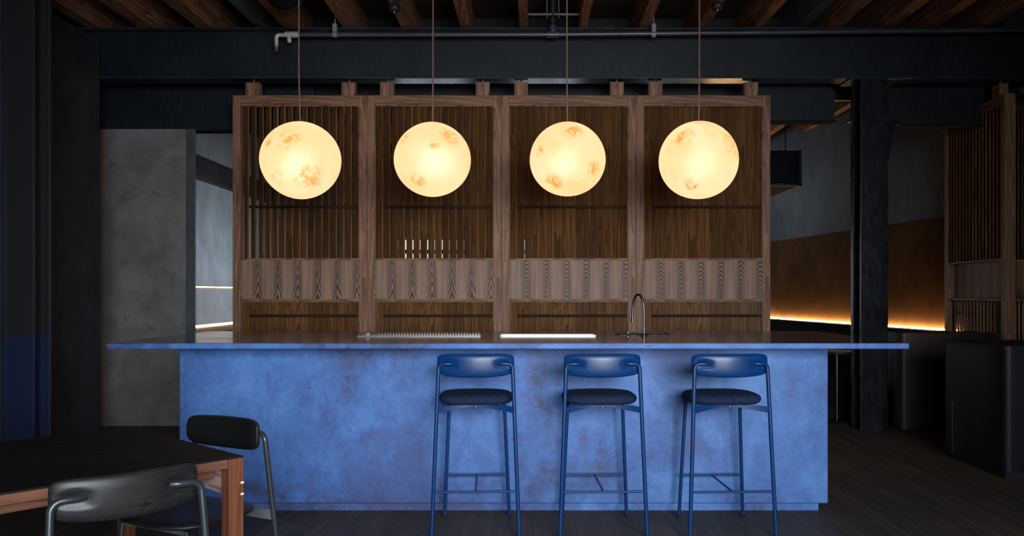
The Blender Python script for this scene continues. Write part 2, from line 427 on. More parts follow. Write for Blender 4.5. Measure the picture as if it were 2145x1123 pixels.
# ================================================================== setting
def struct(name, mb, mat, label, bevel=0):
    o = mb.build(name, mat, None, bevel); tag(o, label, name.split('_')[0], None, 'structure'); return o
struct('floor', MB().box(-7, 7, -2.5, 17.6, -.1, 0), floor_m, 'dark narrow floorboards running away from the camera under the bar')
struct('ceiling', MB().box(-7, 7, -2.5, 17.6, 4.14, 4.24), deck_wood, 'dark timber deck seen between the ceiling joists')
LX = -4.06
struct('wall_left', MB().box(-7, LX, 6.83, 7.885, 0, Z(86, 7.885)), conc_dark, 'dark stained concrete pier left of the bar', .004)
wb = struct('wall_back', MB().box(-7, X(389, 8.18), 8.18, 8.40, 0, Z(270, 8.18)), conc, 'mottled grey concrete wall behind the left end of the bar', .006)
struct('trim_1', MB().box(X(390.5, 8.19), X(409.5, 8.19), 8.182, 8.2, 0, Z(270, 8.18)), steel('slate_painted_post', (.030, .037, .044), (.055, .066, .076), .5), 'blue grey steel post closing the right edge of the concrete wall', .003)
struct('wall_blackout', MB().box(-4.64, 4.9, 8.63, 8.7, 3.30, 4.14), cab_black, 'added dark sheet blacking out the gap above the screens behind the long beam')  # added sheet hides the joists so the gap stays dark
struct('wall_far', MB().box(-7, 7, 17.2, 17.4, 0, 4.14), conc_blue, 'plastered rear wall of the room behind the screens')
win_pane = emit('bright_overcast_window', (.80, .91, 1.0), 1.3)
for i, (a_, b_) in enumerate(((-2.7, -1.35), (-.25, .95), (2.4, 3.5))):
    wn_ = struct('window_%d' % (i+1), MB().box(a_-.06, a_, 17.14, 17.199, .55, 2.46).box(b_, b_+.06, 17.14, 17.199, .55, 2.46).box(a_, b_, 17.14, 17.199, 2.55, 2.46).box(a_, b_, 17.14, 17.199, .55, .61).box(a_, b_, 17.13, 17.19, 1.78, 1.82).box(a_, b_, 17.13, 17.184, 2.12, 2.20).box(a_, b_, 17.13, 17.184, 1.36, 1.42).box((a_+b_)/2-.05, (a_+b_)/2+.05, 17.13, 17.184, .61, 2.40), black_paint, 'steel framed window in the rear wall, seen only through the screen slats')  # glazing bars added to break the daylight behind the slats into dashes
    MB().box(a_, b_, 17.185, 17.197, .61, 1.78).box(a_, b_, 17.185, 17.197, 1.82, 2.40).build('pane', win_pane, wn_)
struct('wall_alcove', MB().box(-4.85, -4.65, 8.44, 17.2, 0, 4.14), conc_blue, 'blue grey plaster wall of the lit alcove left of the screens')
# angled wall on the right with the glowing panel
A, B = Vector((5.38, 5.2)), Vector((3.72, 17.2)); dW = (B-A).normalized(); nW = Vector((-dW.y, dW.x))
if nW.x > 0: nW = -nW
def wall_pts(a0, a1, off0, off1):
    return [tuple(A+dW*a0+nW*off0), tuple(A+dW*a1+nW*off0), tuple(A+dW*a1+nW*off1), tuple(A+dW*a0+nW*off1)]
LW = (B-A).length
struct('wall_right', MB().prism(wall_pts(0, LW, 0, -.2), 0, 4.14), conc_shade, 'blue grey plaster wall above the brown panelling on the right')
struct('trim_2', MB().prism(wall_pts(0, LW, .05, 0), .0, 2.18), brown_wall, 'rust brown wall panelling washed by the light strip behind the banquette')

# ceiling joists: left edge of each underside as seen against the front beam
jl = [(176,30,0),(286,34,0),(409,34,0),(523,16,1),(591,24,0),(717,22,0),(839,22,0),(963,22,0),(1087,19,0),(1212,19,0),(1338,22,0),(1462,20,0),(1578,22,0),(1680,24,1),(1738,26,0),(1850,24,0),(1938,26,0),(2052,24,0)]
ordn = ['first','second','third','fourth','fifth','sixth','seventh','eighth','ninth','tenth','eleventh','twelfth','thirteenth','fourteenth','fifteenth','sixteenth','seventeenth','last']
for i, (px, wd, st) in enumerate(jl):
    x0, x1 = X(px, 7.9), X(px+wd, 7.9)
    o = MB().box(x0, x1, 0.5, 17.1, Z_BEAM1+.004+(.05 if st else 0), 4.139).build('ceiling_joist', joist_steel if st else joist_wood, None, .006)
    lab = ('blue grey steel joist above the beam, '+('left of the lamps' if px < 900 else 'right of the lamps')) if st else \
        'red brown timber joist resting on the black beam, %s from the left of the row' % ordn[i]
    tag(o, lab, 'joist', 'joists of the open ceiling')

# ------------------------------------------------------------------ steelwork
b = empty('steel_beam', (0, 8.0, Z_BEAM0), 0, 'long blue black steel I-beam across the room above the four screens', 'beam')
H = Z_BEAM1-Z_BEAM0
MB().box(LX+.02-.6, 4.9, -.006, .006, .018, H-.018).build('web', beam_paint, b)
MB().box(LX-.58, 4.9, -.1, .11, 0, .018).build('bottom_flange', flange_paint, b, .004)
MB().box(LX-.58, 4.9, -.1, .11, H-.018, H).build('top_flange', flange_paint, b, .004)
def ibeam(x0, x1, y, z0, z1, label, tilt=0):
    b = empty('steel_beam', ((x0+x1)/2, y, z0), 0, label, 'beam'); L = (x1-x0)/2; h = z1-z0
    b.rotation_euler = (0, -tilt, 0)
    MB().box(-L, L, -.006, .006, .014, h-.014).build('web', beam_paint, b)
    MB().box(-L, L, -.075, .075, 0, .014).build('bottom_flange', matte_black, b, .003)
    MB().box(-L, L, -.075, .075, h-.014, h).build('top_flange', black_paint, b, .003)
    return b
ibeam(-4.64, -2.2, 8.52, 2.945, 3.42, 'dark steel beam resting on the grey concrete wall left of the screens')
ibeam(2.2, 3.06, 8.40, 3.012, 3.42, 'short dark steel beam between the screens and the black column')
ibeam(3.56, 4.9, 8.36, 2.965, 3.38, 'dark steel beam running right from the black column')

c = empty('steel_column', (3.23, 8.0, 0), 0, 'glossy black iron column with chipped paint right of the screens', 'column')
MB().box(-.102, .102, -.1, -.072, 0, Z_BEAM0-.001).build('front_flange', col_paint, c, .004)
MB().box(-.012, .012, -.072, .1, 0, Z_BEAM0-.001).build('web', col_paint, c)
MB().box(-.098, .245, .1, .16, 0, Z_BEAM0-.001).build('rear_flange', col_paint, c, .004)
MB().box(-.21, .30, -.13, .16, Z_BEAM0-.0145, Z_BEAM0-.001).build('cap_plate', flange_paint, c, .002)
for s, px0, zt, zb in ((-1, 1783, 255, 350), (1, 1879, 262, 335)):
    z1, z0 = Z(zt, 8.08), Z(zb, 8.08)
    xa = -.098 if s < 0 else .245; xb = X(px0, 8.08)-3.23
    MB().prism_y([(xa, z1), (xb, z1), (xb-.02*s*-1*-1, z1-.05), (xa, z0)], .09, .10).build('gusset', col_paint, c)
    MB().box(min(xa, xb)-.03, max(xa, xb)+.03, .06, .16, z1, z1+.016).build('bracket_plate', col_paint, c)
    for q in (.3, .8): MB().lathe([(.018,0),(.018,.014),(.009,.03)], (xa+(xb-xa)*q, .085, z1+.016), 8).build('bolt', col_paint, c)

c = empty('steel_column', (X(39, 6.0), 6.0, 0), 0, 'dark painted steel column at the far left behind the black table', 'column')
hw = X(71, 6.0)-X(39, 6.0)
def banded():
    m = NT('black_over_navy_paint'); s = m.xyz(); n = m.noise(scale=3, detail=4)
    z = m.math('ADD', s[2], m.math('MULTIPLY', n, .06))
    col = m.mix(m.rng(z, .97, 1.06, 0, 1, True), (.008, .014, .048), (.014, .0135, .0165))
    m.bump(m.noise(scale=40, detail=3), .15, .003)
    return m.fin(col, .5, 0, .4)
bm_ = banded()
MB().box(-hw, hw, 0, .03, 0, 4.138).build('front_flange', bm_, c, .003)
MB().box(-.012, .012, .03, .2, 0, 4.138).build('web', bm_, c)
MB().box(-hw-.2, hw, .2, .23, 0, 4.138).build('rear_flange', bm_, c, .003)
MB().box(-hw-.016, -hw-.004, -.06, .2, 0, 4.138).build('edge_plate', steel('blue_edge_plate', (.02, .03, .045), (.04, .055, .075), .35), c, .002)

# ------------------------------------------------------------------ pipes and fittings under the ceiling
pz = Z(72.5, 7.78)
p = empty('sprinkler_pipe', (0, 7.78, pz), 0, 'long grey sprinkler pipe along the top of the front beam', 'pipe')
xL, xM, xR = X(612, 7.78), X(1158, 7.78), X(2260, 7.78)
MB().tube([(xL, 0, -.002), (xM, 0, 0), (xR, 0, Z(62, 7.78)-pz)], .021, 14).build('pipe', paint_grey, p)
xe = X(579, 7.78)
MB().tube(fillet([(xL+.01, 0, 0), (xe, 0, -.004), (xe, 0, -.115)], .03), .019, 12).build('elbow', fit_pale, p)
MB().tube([(X(598, 7.78), 0, .0), (X(626, 7.78), 0, 0)], .029, 14).tube([(X(606, 7.78), 0, -.01), (X(606, 7.78), 0, -.075)], .020, 12).build('tee', fit_pale, p)
MB().lathe([(.006,-.16),(.017,-.155),(.017,-.125),(.024,-.12),(.024,-.10)], (xe, 0, 0), 12).build('nozzle', plain('dull_brass', (.20, .13, .06), .45, .6), p)
for px, l in ((702, .12), (1369, .14)):
    x = X(px, 7.78); h = MB().box(x-.019, x+.019, -.026, .026, .02, .095)
    h.tube([(x, 0, .095), (x, 0, .40)], .006, 8); h.tube([(x-.02, 0, 0), (x+.02, 0, 0)], .028, 14)
    h.build('pipe_hanger', galv, p)
MB().tube([(xM-.055, 0, .0), (xM+.055, 0, 0)], .033, 14).tube([(xM, 0, 0), (xM, 0, .08)], .030, 14).build('riser_tee', paint_grey, p)
r = MB().tube([(xM, 0, .08), (xM, 0, .395)], .032, 16); r.tube([(xM, 0, .10), (xM, 0, .125)], .042, 16); r.tube([(xM, 0, .16), (xM, 0, .19)], .06, 16)
r.build('riser', black_paint, p)
sx0, sx1 = X(1093, 7.74), X(1230, 7.74); zs = Z(30.5, 7.74)-pz
MB().tube([(sx0, -.045, zs), (sx1, -.045, zs)], .014, 12).build('cross_bar', paint_grey, p)
for x in (xM-.055, xM+.055): MB().tube([(x, -.03, zs-.03), (x, -.03, .39)], .005, 8).build('threaded_rod', galv, p)

o = empty('round_duct', (-2.0, 4.6, 3.755), 0, 'blue black round air duct hanging between the joists left of the first lamp cord', 'duct')
MB().tube([(0, 0, 0), (0, 2.26, 0)], .145, 28).build('pipe', matte_black, o)
for y in (.1, .85, 1.6, 2.22): MB().tube([(0, y, 0), (0, y+.035, 0)], .151, 28).build('collar', beam_paint, o)
for y in (.4, 1.9): MB().tube([(0, y, .14), (0, y, 4.139-3.755)], .006, 8).build('hanger_rod', galv, o)
for px, py, lab in ((826, 16, 'small black ceiling sensor under the joists, between the first two lamps'), (1503, 12, 'small black ceiling sensor under the joists, right of the fourth lamp cord')):
    d = 7.1; z = Z(py, d)
    o = empty('ceiling_sensor', (X(px, d), d, z), 0, lab, 'sensor', 'ceiling sensors')
    MB().lathe([(.02,-.035),(.045,-.03),(.05,-.01),(.05,.02),(.03,.03)], (0, 0, 0), 20).build('body', black_paint, o)
    MB().tube([(0, 0, .03), (0, 0, 4.139-z)], .008, 8).build('stem', black_paint, o)
    MB().lathe([(.012,-.055),(.02,-.045),(.02,-.035)], (0, 0, 0), 12).build('lens', gun, o)

# ------------------------------------------------------------------ bar
bx0, bx1 = X(375, D_BODY), X(1735, D_BODY); tx0, tx1 = X(222, D_EDGE), X(1905, D_EDGE)
bar = empty('bar_counter', ((bx0+bx1)/2, D_BODY, 0), 0, 'long bar of blue polished plaster with thin overhanging top in the middle of the room', 'bar')
ox, oy = (bx0+bx1)/2, D_BODY
zb = Z(1055, D_BODY)
MB().box(bx0-ox, bx1-ox, 0, .92, zb, HC-.0325).build('body', blue_plaster, bar, .008, 3)
MB().box(bx0+.06-ox, X(1715, D_KICK)-ox, D_KICK-oy, .86, 0, zb+.002).build('plinth', blue_plaster, bar, .004)
MB().box(tx0-ox, tx1-ox, D_EDGE-oy, D_BACK-oy, HC-.0325, HC-.0004).build('countertop', blue_plaster, bar, .005, 3)
MB().box(tx0+.006-ox, tx1-.006-ox, D_EDGE+.006-oy, D_BACK-.006-oy, HC-.001, HC+.0004).build('darkened_top_sheet', blue_top, bar)  # added sheet that darkens the plaster top
MB().box(bx0+.2-ox, bx1-.2-ox, .92, D_BACK-.12-oy, .0, HC-.0325).build('back_cabinet', cab_black, bar, .004)

# things on the counter
def on_top(py): return (EYE-HC)*F/(py-CY)
d = on_top(704.5); x0, x1 = X(752, d), X(1008, d)
o = empty('drip_tray', ((x0+x1)/2, d, HC), 0, 'long low steel drip tray with a toothed grille lying on the bar top', 'tray'); L = (x1-x0)/2
MB().box(-L+.005, L-.005, -.054, .10, .0005, .002).build('base', black_paint, o)
g = MB().box(-L, L, -.06, -.054, .0005, .0075).box(-L, L, .10, .106, .0005, .006).box(-L, -L+.005, -.055, .10, .0005, .006).box(L-.005, L, -.055, .10, .0005, .006)
g.build('rim', chrome, o, .001)
g = MB()
for k in range(36):
    x = -L+.12+(2*L-.14)*k/35; g.box(x-.0028, x+.0028, .062, .070, .002, .018)
g.build('grille', chrome, o)
MB().box(-L+.05, -L+.075, -.03, .0, .004, .024).build('handle', chrome, o, .002)
d = on_top(704); x0, x1 = X(1048, d), X(1247, d)
o = empty('serving_tray', ((x0+x1)/2, d, HC), 0, 'long white tray lying on the bar top beside the steel drip tray', 'tray'); L = (x1-x0)/2
MB().prism(rrect(-L, L, -.07, .07, .02), .0005, .004).build('base', white_mat, o)
MB().box(-L, L, -.07, -.062, .004, .010).box(-L, L, .062, .07, .004, .010).box(-L, -L+.008, -.062, .062, .004, .010).box(L-.008, L, -.062, .062, .004, .010).build('rim', white_mat, o, .003)
d = on_top(704); x = X(1349, d)
o = empty('faucet', (x, d, HC), 0, 'slim gunmetal gooseneck tap standing on the bar top in front of the screens', 'tap')
zt = Z(617, d)-HC; xs = X(1327, d)-x
pth = [(0, 0, .001), (0, 0, zt*.45)]
for k in range(0, 19):
    a = PI*k/18*1.02; rx = -xs/2; rz = zt*.52
    pth.append((-rx+rx*math.cos(a), .05*(1-math.cos(a))/2, zt*.48+rz*math.sin(a)**.75 if k < 18 else zt*.48))
pth.append((xs-.001, .05, zt*.40))
MB().tube(pth, .0075, 14).build('spout', gun, o)
MB().tube([(xs-.001, .05, zt*.41), (xs-.001, .05, zt*.33)], .0095, 14).build('aerator', gun, o)
MB().lathe([(.021,.0005),(.021,.008),(.012,.014)], (0, 0, 0), 20).build('base', gun, o)
MB().tube([(.008, 0, .05), (.034, -.004, .056)], .004, 8).build('lever', gun, o)
d = on_top(706); x = X(1315.5, d)
o = empty('soap_pump', (x, d, HC), 0, 'short pale steel pump standing on the bar top left of the tap', 'pump')
MB().lathe([(.011,.0005),(.011,.008),(.0075,.010),(.0075,.034)], (0, 0, 0), 16).build('body', chrome, o)
MB().tube([(0, 0, .034), (0, 0, .040), (0, .02, .042)], .0045, 10).build('nozzle', chrome, o)
d = on_top(700.5)
o = empty('sink', ((X(1292, d)+X(1402, d))/2, d, HC), 0, 'dark steel sink rim set in the bar top behind the tap', 'sink'); L = (X(1402, d)-X(1292, d))/2
MB().box(-L, L, -.14, -.125, .0005, .004).box(-L, L, .125, .14, .0005, .004).box(-L, -L+.015, -.125, .125, .0005, .004).box(L-.015, L, -.125, .125, .0005, .004).build('rim', black_paint, o, .001)
MB().box(-L+.015, L-.015, -.125, .125, .0004, .0015).build('basin', black_paint, o)

# ------------------------------------------------------------------ louvred screens
U = D_SCR/F
PW = (X(1614, D_SCR)-X(487, D_SCR))/4
zTop, zIn, zMid1, zMid0, zLow = Z(199.5, D_SCR), Z(223, D_SCR), Z(541, D_SCR), Z(630, D_SCR), .10
ST = 16*U; TH = .10
pan = [veneer('veneer_arches', 0, 1), veneer('veneer_tall_arches', .03, 1), veneer('veneer_eye', 1.365, 1), veneer('veneer_low_eye', 1.30, 1)]
def make_screen(pm):
    s = empty('louvred_screen')
    for a, e in ((0, ST), (PW-ST, PW)):
        MB().box(a+.001, e-.001, 0, TH, .05, zTop).build('stile', oak_v, s, .003)
    MB().box(ST, PW-ST, .002, TH-.002, zIn+.014, zTop).build('top_rail', oak_h, s, .003)
    MB().box(ST, PW-ST, .002, TH-.002, .05, zLow).build('bottom_rail', oak_h, s, .003)
    MB().box(ST, PW-ST, -.004, TH-.01, zMid1-.018, zMid1).build('middle_rail', oak_h, s, .003)
    MB().box(ST, PW-ST, -.004, TH-.01, zMid0-.004, zMid0+.018).build('middle_rail', oak_h, s, .003)
    bd = MB()
    for z0, z1 in ((zMid1, zIn+.014), (zLow, zMid0-.004)):
        bd.box(ST, ST+.009, .010, .03, z0, z1).box(PW-ST-.009, PW-ST, .010, .03, z0, z1).box(ST+.009, PW-ST-.009, .010, .03, z1-.012, z1)
    bd.build('glazing_bead', oak_v, s, .0015)
    MB().box(ST, PW-ST, .004, .022, zMid0+.018, zMid1-.018).build('veneer_panel', pm, s)
    # tilted louvre blades: front edge to back-left edge
    n = 16; x_a = ST+.012; pitch = (PW-2*ST-.024)/(n-.15)
    for z0, z1, dx, dy in ((zMid1+.001, zIn+.013, -.057, .068), (zLow+.001, zMid0-.005, -.0775, .030)):
        ln = math.hypot(dx, dy); nx, ny = -dy/ln*.008, dx/ln*.008
        sl = MB()
        for k in range(n):
            x = x_a+pitch*(k+.85); y = .026
            j = random.uniform(-.006, .004); ddx, ddy = dx+j, dy
            pts = [(x-nx, y-ny), (x+nx, y+ny), (x+ddx+nx, y+ddy+ny), (x+ddx-nx, y+ddy-ny)]
            if min(q[0] for q in pts) < ST: sh = ST-min(q[0] for q in pts); pts = [(q[0]+sh, q[1]) for q in pts]
            sl.prism(pts, z0, z1)
        sl.build('louvre_slats', oak_slat, s)
    for py in (433, 661.5):
        zz = Z(py, D_SCR); MB().box(ST+.082, PW-ST-.014, .006, .018, zz-.013, zz+.013).build('tie_bar', wood_dark, s, .002)
    for a in (.122, 1.036):
        h = MB().box(a, a+.131, .005, .095, zTop, Z_BEAM0-.026).build('hanger_block', oak_v, s, .003)
        MB().box(a-.002, a+.133, .002, .098, Z_BEAM0-.026, Z_BEAM0-.020).build('cap_plate', chrome, h, .001)
        MB().tube([(a+.066, .05, Z_BEAM0-.022), (a+.066, .05, Z_BEAM0-.0005)], .012, 10).build('pin', chrome, h)
    return s
wood_dark = wood('stained_oak_tie_bar', 0, (.012, .006, .003), (.034, .016, .008), .7, spec=.1)
scr_lab = ['louvred oak screen with pointed arch veneer behind the leftmost moon lamp', 'louvred oak screen with tall split arch veneer behind the second moon lamp',
           'louvred oak screen with diamond eye veneer behind the third moon lamp', 'louvred oak screen with rounded arch veneer behind the rightmost moon lamp']
screens = []
for i in range(4):
    s = make_screen(pan[i]) if i == 0 else copy_tree(screens[0])
    if i:
        for ch in children(s):
            if ch.name.startswith('veneer_panel'): ch.data = ch.data.copy(); ch.data.materials[0] = pan[i]
    s.location = (X(487, D_SCR)+PW*i, D_SCR, 0)
    tag(s, scr_lab[i], 'screen', 'louvred oak screens hung from the beam'); screens.append(s)
s = copy_tree(screens[0]); s.location = (4.578, 7.87, 0); s.rotation_euler = (0, 0, PI/2-.05)
tag(s, 'louvred oak screen turned edge on to the camera above the black cabinet on the right', 'screen', 'louvred oak screens hung from the beam')
s = copy_tree(screens[0]); s.location = (4.89, 7.72, 0); s.rotation_euler = (0, 0, PI/2-.03)
tag(s, 'louvred oak screen cut by the right edge of the photo, beside the turned screen', 'screen', 'louvred oak screens hung from the beam')

# ------------------------------------------------------------------ moon lamps
DL = 6.3
lam = [(630, 336, 168, 166, 'cream moon globe lamp with an orange patch low on the right, leftmost of four', 1),
       (906, 334.5, 162, 161, 'cream moon globe lamp in front of the second screen', 2),
       (1189, 334, 161, 159, 'brightest cream moon globe lamp, in front of the third screen', 3),
       (1463, 336, 168, 165, 'cream moon globe lamp with an orange patch at upper right, rightmost of four', 4)]
for i, (px, py, wd, hd, lab, sd) in enumerate(lam):
    o = empty('pendant_lamp', (X(px, DL), DL, Z(py, DL)), 0, lab, 'lamp', 'moon pendant lamps over the bar')
    R = wd/2*DL/F*.985; kz = .975
    prof = []
    for k in range(41):
        a = -PI/2+PI*k/40; wob = 1+.006*math.sin(3*a+sd)
        prof.append((max(.0005, R*wob*math.cos(a)), R*wob*kz*math.sin(a)))
    MB().lathe(prof, (0, 0, 0), 64).build('shade', moon('moon_shell_'+'abcd'[i], sd), o, weld=True)
    bp = [(max(.0004, .075*math.cos(-PI/2+PI*k/16)), .075*math.sin(-PI/2+PI*k/16)) for k in range(17)]
    MB().lathe(bp, (.02*((i % 2)*2-1), 0, -.02), 24).build('bulb', bulb_m, o)
    t = R*kz
    MB().lathe([(.022,t-.006),(.022,t+.004),(.008,t+.010),(.005,t+.022)], (0, 0, 0), 16).build('cap', cord_m, o)
    cx_ = X([626, 907, 1187.5, 1465][i], DL)-X(px, DL)
    MB().tube([(cx_*.3, 0, t+.012), (cx_, 0, t+.35), (cx_, 0, 4.139-Z(py, DL))], .0058, 8).build('cord', cord_m, o)
    MB().lathe([(.05,0),(.05,.02),(.02,.03)], (cx_, 0, 4.139-Z(py, DL)-.03), 16).build('ceiling_rose', black_paint, o)

# ------------------------------------------------------------------ seats
def backrest(w, h, bow, tf, tb, zc, yc, mat, parent, pocket, drop=.012, N=56, Mr=36):
    """shaped backrest: bowed, fuller in the middle, with two scooped recesses on the rear for the tube ends"""
    v = []; f = []
    for i in range(N+1):
        u = -1+2*i/N; uu = math.sin(u*PI/2)
        sq = (max(0.0, 1-abs(uu)**7))**(1/3.2)
        hh = h/2*(.42+.58*sq) if abs(uu) < 1 else h/2*.42
        th = (.25+.75*sq)
        for k in range(Mr):
            a = 2*PI*k/Mr; cz, sz = math.cos(a), math.sin(a)
            ez = math.copysign(abs(sz)**.62, sz); ey = math.copysign(abs(cz)**.72, cz)
            z = hh*ez
            if ez < 0: z -= drop*(1-uu*uu)*abs(ez)
            y = (tf if ey > 0 else tb*(1-.35*uu*uu))*ey*th
            x = uu*w/2
            if ey < 0 and pocket:
                q = ((abs(x)-pocket[0])/pocket[1])**2+((z-pocket[3])/pocket[2])**2
                y += .019*math.exp(-q*q*1.2)
            v.append((x, yc+bow*(uu*uu)+y, zc+z))
    for i in range(N):
        for k in range(Mr): f.append((i*Mr+k, i*Mr+(k+1) % Mr, (i+1)*Mr+(k+1) % Mr, (i+1)*Mr+k))
    mb = MB().add(v, f, True)
    mb.add(v[:Mr], [tuple(range(Mr-1, -1, -1))], True); mb.add(v[-Mr:], [tuple(range(Mr))], True)
    return mb
def cushion(wx, wy, prof, yc, zc, power=3.2, taper=0.0, n=72):
    v = []; f = []; m = len(prof)
    for sx, z in prof:
        for k in range(n):
            a = 2*PI*k/n; cx_, sy_ = math.cos(a), math.sin(a)
            r = (abs(cx_)**power+abs(sy_)**power)**(-1/power)
            x, y = r*cx_*wx*sx, r*sy_*wy*sx
            x *= 1-taper*(y/wy)
            sag = -.006*(1-(x/wx)**2)*0
            v.append((x, yc+y, zc+z+sag))
    for i in range(m-1):
        for k in range(n): f.append((i*n+k, i*n+(k+1) % n, (i+1)*n+(k+1) % n, (i+1)*n+k))
    mb = MB().add(v, f, True)
    mb.add(v[:n], [tuple(range(n-1, -1, -1))], True); mb.add(v[-n:], [tuple(range(n))], True)
    return mb

def local(mb, dz):
    mb.v = [(x, y, z-dz) for x, y, z in mb.v]; return mb

def make_seat(kind):
    st = kind == 'stool'
    tube_m = tube_blue if st else tube_black
    s = empty('bar_stool' if st else 'dining_chair')
    r = .0108 if st else .0108
    zc = .921 if st else .735                       # middle of the backrest
    zs = .7215 if st else .445                       # middle of the seat
    yb = -.193 if st else -.205
    w = .412 if st else .398; h = .115 if st else .118
    foot_b, foot_f = (-.225, .216) if st else (-.275, .20)
    fx_b, fx_f = (.232, .188) if st else (.235, .19)
    tx = .196 if st else .200
    ytop = yb+.004
    br = local(backrest(w, h, .036, .016, .021, zc, yb, None, None, (w*.35, .042, .0155, .004)), zc)
    o = br.build('backrest', ash_blue if st else ash_black, s, weld=True); o.location = (0, 0, zc)
    if not st:
        pd = local(backrest(w-.012, h-.010, .036, .024, .002, zc, yb+.004, None, None, None), zc)
        q = pd.build('backrest_pad', fab_black, o, weld=True)
    for sg in (-1, 1):
        top = zc+.004
        mid = .62 if st else .5
        pts = [(sg*fx_b, foot_b, .002), (sg*(fx_b+(tx-fx_b)*mid), foot_b+(ytop-foot_b)*mid, top*mid), (sg*tx, ytop+.002, top-.001),
               (sg*w*.355, yb+.004-.006, top+.002), (sg*w*.30, yb+.004-.004, top+.001)]
        pts = [pts[0], pts[2], pts[3], pts[4]]
        leg = MB().tube(fillet([pts[0], pts[1], (sg*w*.345, yb-.002, top)], .034 if st else .04, 10)+[Vector((sg*w*.31, yb+.003, top)), Vector((sg*w*.27, yb+.016, top))], r, 14)
        leg.build('rear_leg', tube_m, s)
        fl = MB().tube([(sg*fx_f, foot_f, .002), (sg*(.157 if st else .175), foot_f-.042, zs-.022)], r*.92, 14)
        fl.build('front_leg', tube_m, s)
        for (x, y) in ((sg*fx_b, foot_b), (sg*fx_f, foot_f)):
            MB().lathe([(r*.9,0),(r*1.05,.004),(r*1.05,.012)], (x, y, 0), 12).build('glide', black_paint, s)
    if st:
        prof = [(.02,-.027),(.55,-.027),(.80,-.026),(.90,-.022),(.955,-.015),(.99,-.005),(1.0,.003),(.992,.011),(.965,.019),(.905,.0265),(.78,.031),(.45,.033),(.02,.0335)]
        cushion(.205, .192, prof, .012, zs+.001).build('seat', fab_navy, s, weld=True)
    else:
        prof = [(.02,-.014),(.6,-.014),(.86,-.012),(.95,-.007),(.995,-.001),(1.0,.003),(.985,.008),(.9,.011),(.6,.010),(.02,.007)]
        cushion(.222, .215, prof, .0, zs, 3.0).build('seat', ash_black, s, weld=True)
    # arched flat steel rail under the seat
    for y0, xe, ze, nm in ((-.205 if st else -.235, .209 if st else .222, zs-.0445 if st else zs-.038, 'seat_rail'), (foot_f-.046, .158 if st else .175, zs-.036, 'seat_rail')):
        v = []; f = []; n = 24; hgt = .033 if st else .040
        rear = y0 < 0
        for i in range(n+1):
            t = -1+2*i/n; k = abs(t)
            up = (1-k**1.15)*(.034 if st else .024) if rear else 0.0
            zb_ = ze-hgt/2+up; zt_ = ze+hgt/2+up
            zt_ = min(zt_, zs-(.020 if st else .012)); zb_ = min(zb_, zt_-.003)
            if not rear: zb_ = zt_-.016
            yy = y0+(1-k**2)*(.05 if rear else -.01)
            for z in (zb_, zt_):
                for y in (yy-.003, yy+.003): v.append((t*xe, y, z))
        for i in range(n):
            a = i*4; e = a+4
            f += [(a, e, e+2, a+2), (a+1, a+3, e+3, e+1), (a+2, e+2, e+3, a+3), (a, a+1, e+1, e)]
        f += [(0, 2, 3, 1), (n*4, n*4+1, n*4+3, n*4+2)]
        MB().add(v, f).build(nm, tube_m if st else rail_grey, s)
    if st:
        zf = .248; lb = zf/(zc+.004); xb = fx_b+(tx-fx_b)*lb; y_b = foot_b+(ytop-foot_b)*lb
        lf = zf/(zs-.022); xf = fx_f+(.157-fx_f)*lf; y_f = foot_f-.042*lf
        MB().tube([(-xb, y_b, zf), (xb, y_b, zf)], .0068, 12).build('rear_footrest', tube_m, s)
        MB().tube([(-xf, y_f, zf), (xf, y_f, zf)], .0068, 12).build('front_footrest', tube_m, s)
        MB().tube([(0, y_b, zf), (0, y_f, zf)], .0058, 12).build('footrest_link', tube_m, s)
        MB().lathe([(.009,-.006),(.009,0)], (0, -.16, zs-.027), 12).build('seat_bolt', chrome, s)
    return s
stool = make_seat('stool')
lab = ['cobalt blue bar stool with navy seat, leftmost of three at the bar', 'cobalt blue bar stool with navy seat, middle of three at the bar', 'cobalt blue bar stool with navy seat, rightmost of three at the bar']
for i, (x, y, a) in enumerate(((-.298, 4.645, 2.6), (.383, 4.645, 2.0), (1.064, 4.645, 3.0))):
    s = stool if i == 0 else copy_tree(stool)
    s.location = (x, y, 0); s.rotation_euler = (0, 0, math.radians(a)); tag(s, lab[i], 'stool', 'bar stools at the blue bar')
ch = make_seat('chair')
# chair whose felt front we see, beyond the table; local +Y is where the sitter faces
def face(v): return math.atan2(v[1], v[0])-PI/2
fa = Vector((-.46, -.888)).normalized()
pos = Vector((-1.245, 3.43))+fa*.19
ch.location = (pos.x, pos.y, 0); ch.rotation_euler = (0, 0, face(fa))
tag(ch, 'black dining chair with padded backrest on the far side of the black table', 'chair', 'black dining chairs at the table')
c2 = copy_tree(ch); fb = Vector((-.66, .75)).normalized(); pos = Vector((-1.145, 2.385))+fb*.19
c2.location = (pos.x, pos.y, 0); c2.rotation_euler = (0, 0, face(fb))
tag(c2, 'nearest black dining chair, seen from behind and tucked under the black table', 'chair', 'black dining chairs at the table')

# ------------------------------------------------------------------ dining table
HT = .745; nd = Vector((-.674, -.739)); bd_ = Vector((-.739, .674))   # along the near edge, along the right edge
corner = Vector((-.978, 2.857))
t = empty('dining_table', (corner.x, corner.y, 0), math.atan2(nd.y, nd.x), 'black topped wooden table with red brown legs in the left foreground', 'table')
